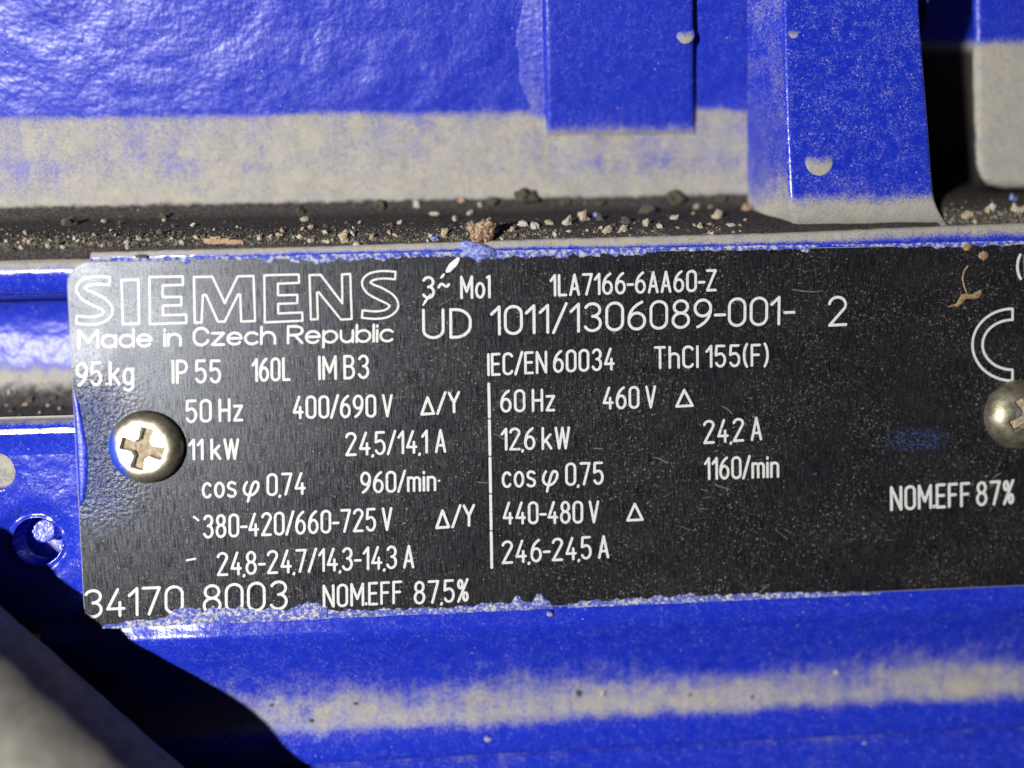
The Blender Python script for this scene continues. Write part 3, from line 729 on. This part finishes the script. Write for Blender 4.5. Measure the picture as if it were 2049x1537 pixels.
ragged('paint_residue', 1660, 2180, lambda p: topb(p) - 5, [(1660, 3), (1760, 5), (1850, 8), (1900, 9), (2180, 6)], M_SPRAY, False, .04, .08, .6)
ragged('paint_residue', 205, 655, lambda p: botb(p) + 3, [(205, 6), (260, 12), (330, 14), (345, 30), (420, 34), (500, 26), (560, 22), (590, 24), (612, 38), (628, 32), (655, 20)], M_SPRAYDUST, True, .05, .22, .35)
ragged('paint_residue', 656, 1106, lambda p: botb(p) + 3, [(656, 16), (720, 13), (900, 12), (1000, 15), (1022, 14), (1030, 30), (1038, 30), (1046, 16), (1066, 14), (1074, 32), (1082, 30), (1092, 18), (1106, 8)], M_SPRAYDUST, True, .05, .18, .35)
ragged('paint_residue', 1136, 1760, lambda p: botb(p) + 3, [(1136, 9), (1180, 12), (1300, 12), (1322, 20), (1340, 12), (1380, 19), (1395, 12), (1600, 10), (1700, 7), (1760, 3)], M_SPRAYDUST, True, .05, .16, .4)
# roll of thick paint on the left edge
def roll():
    V, F = [], []; n, mseg = 90, 9
    for i in range(n + 1):
        py = 786 + (1012 - 786) * i / n; t = i / n
        wpx = lerp_table([(0, 4), (.1, 13), (.5, 24), (.8, 20), (.95, 12), (1, 3)], t)
        pxl = 148 + (py - 786) * .055 * 1.0 - 2
        for j in range(mseg):
            a = math.pi * j / (mseg - 1); x = pxl + wpx * (1 - math.cos(a)) / 2
            p = P(x + (1.5 * fb(py, j, 2, .06) if j > 5 else 0), py, 0); V.append((p.x, p.y, -.05 + .17 * math.sin(a) * min(1, wpx / 12)))
    mk('paint_run', V, grid_faces(n + 1, mseg), M_BLUEGLOSS, plate)
roll()
# drip of paint over the upper edge
def drip():
    o = [(916, 488), (930, 481), (948, 484), (972, 489), (986, 496), (997, 506), (994, 513), (978, 517), (966, 521), (958, 528), (950, 520), (938, 514), (930, 504)]
    c = P(957, 502, 0); V = [(c.x, c.y, .62)]; F = []; n = len(o)
    for k, (s_, z) in enumerate(((.55, .55), (.85, .38), (1.0, .06))):
        for (px, py) in o:
            p = P(957 + (px - 957) * s_, 502 + (py - 502) * s_, 0); V.append((p.x, p.y, z + .05 * nz(px, py, k, .2)))
    for i in range(n): F.append((0, 1 + i, 1 + (i + 1) % n))
    for k in range(2):
        for i in range(n): a, b = 1 + k * n + i, 1 + k * n + (i + 1) % n; F.append((a, a + n, b + n, b))
    mk('paint_drip', V, F, M_BLUEG, plate)
drip()

# ---- screws
def cross_d(x, y, rot):
    """signed distance-like value: >0 inside a four-armed recess"""
    c, s = math.cos(rot), math.sin(rot); u, v = x * c + y * s, -x * s + y * c
    L = 2.12
    def arm(a, b):
        hw = .44 + .16 * (abs(a) / L) ; return min(hw - abs(b), L - abs(a))
    core = .98 - math.hypot(u, v)
    return max(arm(u, v), arm(v, u), core)
def screw(px, py, rot, R, hz, label, painted, flat):
    c = P(px, py, 0); nr, na = 64, 144; V, F, pol, pnt = [], [], [], []
    def zd(r):
        if r <= flat: return hz - .10 * (r / flat) ** 2
        t = (r - flat) / (R - flat); return (hz - .10) * math.sqrt(max(0, 1 - t ** 2.0)) * (1 - .02 * t)
    for i in range(nr + 1):
        r = R * (i / nr)
        for a in range(na):
            th = 2 * math.pi * a / na; x, y = r * math.cos(th), r * math.sin(th)
            z = zd(r) if i < nr else -.02
            d = cross_d(x, y, rot)
            e = max(0, min(1, (d + .02) / .16)); z -= e * (.85 - .12 * math.hypot(x, y))
            z += .015 * fb(x + px, y, 2, 1.3)
            V.append((c.x + x, c.y + y, z)); pol.append(max(0, min(1, (flat + .10 - r) / .22)) * (1 - e))
            pnt.append(painted * max(0, min(1, .5 + .9 * ((-x * .93 - y * .25) / R - .55) * 2.2)) * (1 if r > flat else 0))
    for i in range(nr):
        for a in range(na):
            p, q = i * na + a, i * na + (a + 1) % na; F.append((p, p + na, q + na, q))
    sc_ = mk('screw', V, F, M_SCREW, plate, attrs={'polish': pol, 'paint': pnt}, label=label)
    # dirt packed into the cross
    V, F, idx = [], [], {}
    n = 46
    for i in range(n):
        for j in range(n):
            x, y = -2.2 + 4.4 * i / (n - 1), -2.2 + 4.4 * j / (n - 1)
            if cross_d(x, y, rot) > -.02:
                idx[i, j] = len(V); r = math.hypot(x, y)
                V.append((c.x + x, c.y + y, zd(r) - .48 - .16 * math.exp(-(r / .8) ** 2) + .10 * fb(x, y, px, 1.4)))
    for (i, j) in idx:
        if all(k in idx for k in ((i + 1, j), (i + 1, j + 1), (i, j + 1))): F.append((idx[i, j], idx[i + 1, j], idx[i + 1, j + 1], idx[i, j + 1]))
    mk('recess_dirt', V, F, M_DIRT, sc_)
screw(295, 894, math.radians(-18), 3.72, 1.45, 'domed cross-head screw with blue paint on its flank', 1.0, 2.42)
screw(2036, 829, math.radians(30), 3.72, 2.0, 'domed cross-head screw of clean grey metal', 0.0, 1.5)

# ================================================================== loose things
def lump(c, r, material, name, squash=(1, 1, .7), seed=0, sub=2, rough=.35, label=None, cat=None, group=None, rotz=0):
    bm = bmesh.new(); bmesh.ops.create_icosphere(bm, subdivisions=sub, radius=1.0)
    V = []
    for v in bm.verts:
        k = 1 + rough * noise.noise(v.co * 1.3 + Vector((seed * 3.7, seed, 0))) * 1.6
        V.append(v.co * k)
    F = [tuple(v.index for v in f.verts) for f in bm.faces]; bm.free()
    cz, sz = math.cos(rotz), math.sin(rotz); out = []
    for v in V:
        x, y, z = v.x * squash[0] * r, v.y * squash[1] * r, v.z * squash[2] * r
        out.append((c[0] + x * cz - y * sz, c[1] + x * sz + y * cz, c[2] + z))
    o = mk(name, out, F, material, smooth=False, base=c)
    if label: o['label'] = label; o['category'] = cat
    if group: o['group'] = group
    return o
def on_floor(px, py, rows):
    d = ray(px, py); t = (1.0 - CAM.z) / d.z; p = CAM + d * t
    for _ in range(600):
        p = CAM + d * t
        if p.z <= zprof(rows, p.y): break
        t += .03
    return p
G1 = 'grit grains lying in the channel above the nameplate'
mats = [('tan', M_TAN), ('pale', M_PALE), ('dark', M_DARKG), ('pinkish', M_PINK), ('blue', M_BLUEG)]
proto = {}
def grit(px, py, rpx, mi, rows, where, group, sq=None, rot=None):
    cname, mt = mats[mi]; p = on_floor(px, py, rows); r = rpx / PPM * (CAM.z - p.z) / CAM.z
    v = random.randrange(4); key = (mi, v)
    if key not in proto:
        o = lump((0, 0, 0), 1.0, mt, cname + '_grain', (1.15, .8, .65), seed=v + mi * 5 + 1, sub=2, rough=.5)
        proto[key] = o.data; C.objects.unlink(o); bpy.data.objects.remove(o)
    o = bpy.data.objects.new('grit_grain', proto[key]); C.objects.link(o)
    s = sq or (1, 1, 1)
    o.scale = (r * s[0], r * s[1], r * s[2]); o.location = (p + Vector((0, 0, r * .3))) * S
    o.rotation_euler = (random.uniform(-.3, .3), random.uniform(-.3, .3), random.uniform(0, 6.3) if rot is None else rot)
    o['label'] = f'small {cname} grain of grit lying in the {where}'; o['category'] = 'grit'; o['group'] = f'{cname} {group}'
CH, GC = 'dark channel above the nameplate', 'grit grains in the channel above the nameplate'
big = [(430, 480, 9, 0), (455, 482, 9, 3), (520, 478, 6, 1), (560, 470, 6, 0), (600, 475, 6, 1), (652, 466, 6, 1), (690, 476, 14, 0), (705, 470, 9, 1), (715, 491, 9, 1), (735, 492, 8, 2), (745, 476, 7, 0), (610, 440, 8, 0), (622, 455, 5, 3),
       (835, 410, 9, 1), (925, 402, 8, 3), (870, 430, 8, 1), (910, 440, 7, 0), (940, 428, 7, 1), (890, 468, 9, 0), (990, 464, 8, 1), (1025, 460, 8, 3), (1045, 450, 10, 1), (1072, 455, 11, 1), (1100, 448, 10, 0), (1135, 448, 12, 1), (1166, 438, 14, 0), (1200, 440, 12, 2), (1215, 462, 11, 0), (1246, 460, 10, 0), (1250, 445, 12, 2), (1295, 425, 16, 2), (1292, 450, 11, 0), (1348, 438, 10, 1), (1392, 416, 7, 0), (1434, 435, 14, 0), (1462, 452, 7, 1), (1190, 432, 8, 4), (960, 410, 6, 1), (780, 450, 6, 2), (800, 446, 6, 1), (1490, 420, 12, 3), (1320, 455, 8, 1), (870, 478, 7, 4), (1110, 470, 6, 1), (1400, 455, 7, 0),
       (120, 492, 7, 2), (60, 486, 6, 0), (20, 500, 9, 2), (220, 470, 6, 2), (280, 478, 6, 0), (320, 466, 7, 2), (365, 486, 6, 1), (395, 470, 6, 2), (150, 478, 5, 1), (255, 494, 5, 1)]
for b_ in big: grit(b_[0], b_[1], b_[2] * .92, b_[3], UP, CH, GC)
for q in range(150):
    px = random.uniform(0, 1490); py = 497 - px * .018 - abs(random.gauss(0, 18)); grit(px, py, random.uniform(2.2, 4.6), random.choice((0, 0, 1, 1, 2, 2, 2, 3)), UP, CH, GC)
for px, py, r, mi in ((1935, 432, 12, 0), (1985, 415, 8, 1), (1975, 420, 7, 0), (2025, 398, 8, 4), (2030, 418, 9, 1), (2045, 420, 7, 0), (1905, 410, 5, 2), (1950, 445, 5, 0)):
    grit(px, py, r * .9, mi, UPR, 'channel beside the foot of the broad rib', 'grit grains beside the foot of the broad rib')
for px, py, r, mi in ((52, 810, 6, 3), (20, 785, 5, 1), (62, 800, 8, 2), (24, 823, 6, 2), (110, 797, 7, 2), (96, 812, 4, 1), (15, 812, 4, 0), (80, 826, 4, 0), (40, 833, 4, 2), (120, 818, 4, 0)):
    grit(px, py, r * .9, mi, LEFT, 'dusty recess left of the nameplate', 'grit grains in the recess left of the nameplate')
for px, py, r, mi in ((1158, 1387, 7, 2), (1206, 1386, 6, 1), (623, 1441, 5, 2), (1505, 1394, 4, 2), (1380, 1389, 4, 2), (712, 1407, 4, 2), (543, 1411, 4, 2), (1672, 1345, 5, 1)):
    grit(px, py, r, mi, LOW, 'dusty band below the nameplate', 'grit grains on the dusty band below the nameplate')
# fine crumbs nobody could count
def crumbs():
    V, F = [], []
    for q in range(7000):
        px = random.uniform(-30, 1500) if q < 6200 else random.uniform(1890, 2080)
        py = 497 - px * .016 - abs(random.gauss(0, 16)) if q < 6200 else 447 - abs(random.gauss(0, 18))
        rows = UP if q < 6200 else UPR
        p = on_floor_fast(px, py, rows); r = random.uniform(.03, .085) if random.random() < .8 else random.uniform(.085, .14); o = len(V)
        for k in range(6):
            d = ((1, 0, 0), (-1, 0, 0), (0, 1, 0), (0, -1, 0), (0, 0, 1), (0, 0, -.6))[k]
            V.append((p.x + d[0] * r * random.uniform(.6, 1.5), p.y + d[1] * r * random.uniform(.6, 1.4), p.z + .02 + d[2] * r * random.uniform(.5, 1.2)))
        for a, b, c in ((0, 2, 4), (2, 1, 4), (1, 3, 4), (3, 0, 4), (2, 0, 5), (1, 2, 5), (3, 1, 5), (0, 3, 5)): F.append((o + a, o + b, o + c))
    o = mk('fine_crumbs', V, F, M_CRUMB, smooth=False, base=tuple(P(900, 470, -5)))
    o['kind'] = 'stuff'; o['label'] = 'fine crumbs of dirt scattered along the dark channel above the nameplate'; o['category'] = 'dirt'
TAB = {}
def on_floor_fast(px, py, rows):
    k = id(rows)
    if k not in TAB: TAB[k] = sorted((Yrow(a, z), z) for a, z, d in rows)
    d = ray(px, py); z = -5.0
    for _ in range(9):
        p = CAM + d * ((z - CAM.z) / d.z); z = .5 * z + .5 * lerp_table(TAB[k], p.y)
    return p
M_LUMP = simple('dark_lump_brown', (.03, .027, .018), (.085, .075, .05), 1.5, .9, 0, .08)
M_CRUMB = simple('crumb_mix', (.05, .044, .03), (.34, .30, .23), 1.9, .9, lo=.42, hi=.66)
crumbs()
for k, (px, py, r) in enumerate(((1052, 394, 1.05), (1350, 396, .9), (1200, 404, .5), (985, 404, .6), (760, 412, .55), (600, 424, .45), (330, 432, .5), (140, 446, .6), (1440, 398, .5), (1130, 404, .45))):  # dark lumps; the first takes the place of the rust clump's cast shadow
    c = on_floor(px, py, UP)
    lump((c.x, c.y, c.z + .2 * r), r, M_LUMP, 'dark_lump', (1.2, .9, .9), 40 + k, sub=3, rough=.4, label='dark lump on the far edge of the channel above the nameplate', cat='lump', group='dark lumps on the far edge of the channel')
# orange-brown flake
p = on_floor(448, 484, UP)
def flake():
    o = [(405, 477), (420, 478), (445, 480), (470, 480), (484, 481), (486, 487), (470, 490), (450, 488), (430, 489), (410, 487)]
    V = []
    for z in (.10, -.12):
        for px, py in o:
            q = P(px, py, p.z + .3); V.append((q.x, q.y, p.z + .3 + z + .06 * nz(px, py, z, .1)))
    n = len(o); F = [tuple(range(n - 1, -1, -1)), tuple(range(n, 2 * n))] + [(i, (i + 1) % n, n + (i + 1) % n, n + i) for i in range(n)]
    f = mk('flake', V, F, M_PINK, smooth=False, base=tuple(p))
    f['label'] = 'long thin orange-brown flake lying in the dark channel above the nameplate'; f['category'] = 'flake'
flake()
# rusty clump behind the drip
p = on_floor(962, 470, UP)
for _ in range(1):
    q = P(962, 468, -.4)
    bmv, bmf = [], []
    rnd = random.Random(3)
    parts = [((0, 0, 0), 1.0)] + [((rnd.uniform(-1.0, 1.2), rnd.uniform(-.7, 1.0), rnd.uniform(-.2, .5)), rnd.uniform(.25, .55)) for _ in range(26)]
    for (dx, dy, dz), r in parts:
        bm = bmesh.new(); bmesh.ops.create_icosphere(bm, subdivisions=2, radius=r)
        o = len(bmv)
        for v in bm.verts:
            k = 1 + .5 * noise.noise(v.co * 2.2 + Vector((dx * 5, dy, 0))); bmv.append((q.x + dx + v.co.x * k * 1.1, q.y + dy + v.co.y * k * 1.1, q.z - .3 + dz + v.co.z * k))
        bmf += [tuple(o + v.index for v in f.verts) for f in bm.faces]; bm.free()
    c = mk('rust_clump', bmv, bmf, M_RUST, smooth=False, base=(q.x, q.y, q.z - 1.0))
    c['label'] = 'crumbly rust-brown clump stuck on the lip above the nameplate, behind the blue paint drip'; c['category'] = 'dirt clump'
# brown bead on the lip
q = P(284, 514, -.2)
o = lump((q.x, q.y, -.15), .5, M_DARKG, 'dirt_bead', (1.3, .5, .7), 9, label='small dark brown bead of dirt on the lip above the outlined name', cat='dirt bead')
# dry plant scrap lying on the plate
def scrap(name, pts, widths, label):
    V, F = [], []; n = len(pts)
    for i, (px, py) in enumerate(pts):
        p = P(px, py); q = P(*pts[min(i + 1, n - 1)]) - P(*pts[max(0, i - 1)]); q.normalize(); nn = Vector((-q.y, q.x, 0)); w = widths[i] / PPM / 2
        z = .05 + .10 * abs(nz(px, py, 0, .1))
        for s_, dz in ((-1, 0), (0, .10 + w * .3), (1, 0)):
            v = p + nn * w * s_; V.append((v.x, v.y, z + dz))
    for i in range(n - 1):
        for j in range(2): a = i * 3 + j; F.append((a, a + 1, a + 4, a + 3))
    return V, F
V, F = [], []
for pts, wd_ in (([(1895, 615), (1903, 612), (1914, 611), (1921, 603), (1927, 594), (1935, 593), (1945, 594), (1955, 590), (1962, 582)], [2, 4, 7, 12, 13, 9, 10, 15, 6]),
                 ([(1934, 594), (1933, 585), (1928, 572), (1925, 558), (1928, 543), (1936, 532)], [4, 3, 3, 3, 4, 3])):
    v, f = scrap('', pts, wd_, ''); o = len(V); V += v; F += [tuple(o + i for i in q) for q in f]
o = mk('plant_scrap', V, F, M_BROWN, base=tuple(P(1925, 595)))
o['label'] = 'dry brown plant scrap with a thin curved stalk lying on the nameplate'; o['category'] = 'plant scrap'
for k, (px, py, r) in enumerate(((1934, 495, .42), (1967, 512, .5))):
    c = P(px, py); lump((c.x, c.y, .12), r, M_BROWN, 'dirt_crumb', (1, .9, .3), 20 + k, label=('brown dirt crumb at the upper edge of the nameplate', 'brown dirt crumb on the nameplate just above the plant scrap')[k], cat='dirt crumb')

# ---- conduit crossing in front of the lower left corner
def conduit():
    zA, zB, R = 7.4, 8.4, 8.6                    # it sinks towards the lower right
    a, b = P(0, 1290, zA + .75 * R), P(280, 1537, zB + .75 * R)   # the line where its lit top turns into shade
    d = (b - a).normalized(); nn = Vector((d.y, -d.x, 0)).normalized()
    if nn.x > 0: nn = -nn
    up = nn.cross(d); up = up if up.z > 0 else -up
    z = zA
    mid = a + nn * (R * .62 + 6.7) - Vector((0, 0, .75 * R)); V, F = [], []; nl, na = 130, 64
    for i in range(nl):
        s_ = -42 + 112 * i / (nl - 1); c = mid + d * s_
        for k in range(na):
            th = 2 * math.pi * k / na; r = R * (1 + .012 * fb(s_, math.cos(th) * 4, math.sin(th) * 4, .3))
            v = c + nn * (r * math.cos(th)) + up * (r * math.sin(th)); V.append(tuple(v))
    for i in range(nl - 1):
        for k in range(na): F.append((i * na + k, (i + 1) * na + k, (i + 1) * na + (k + 1) % na, i * na + (k + 1) % na))
    o = mk('conduit', V, F, M_CONDUIT, base=(mid.x, mid.y, z))
    o['label'] = 'thick grey dusty cable conduit crossing in front of the casing, shading the plate corner'; o['category'] = 'conduit'
conduit()
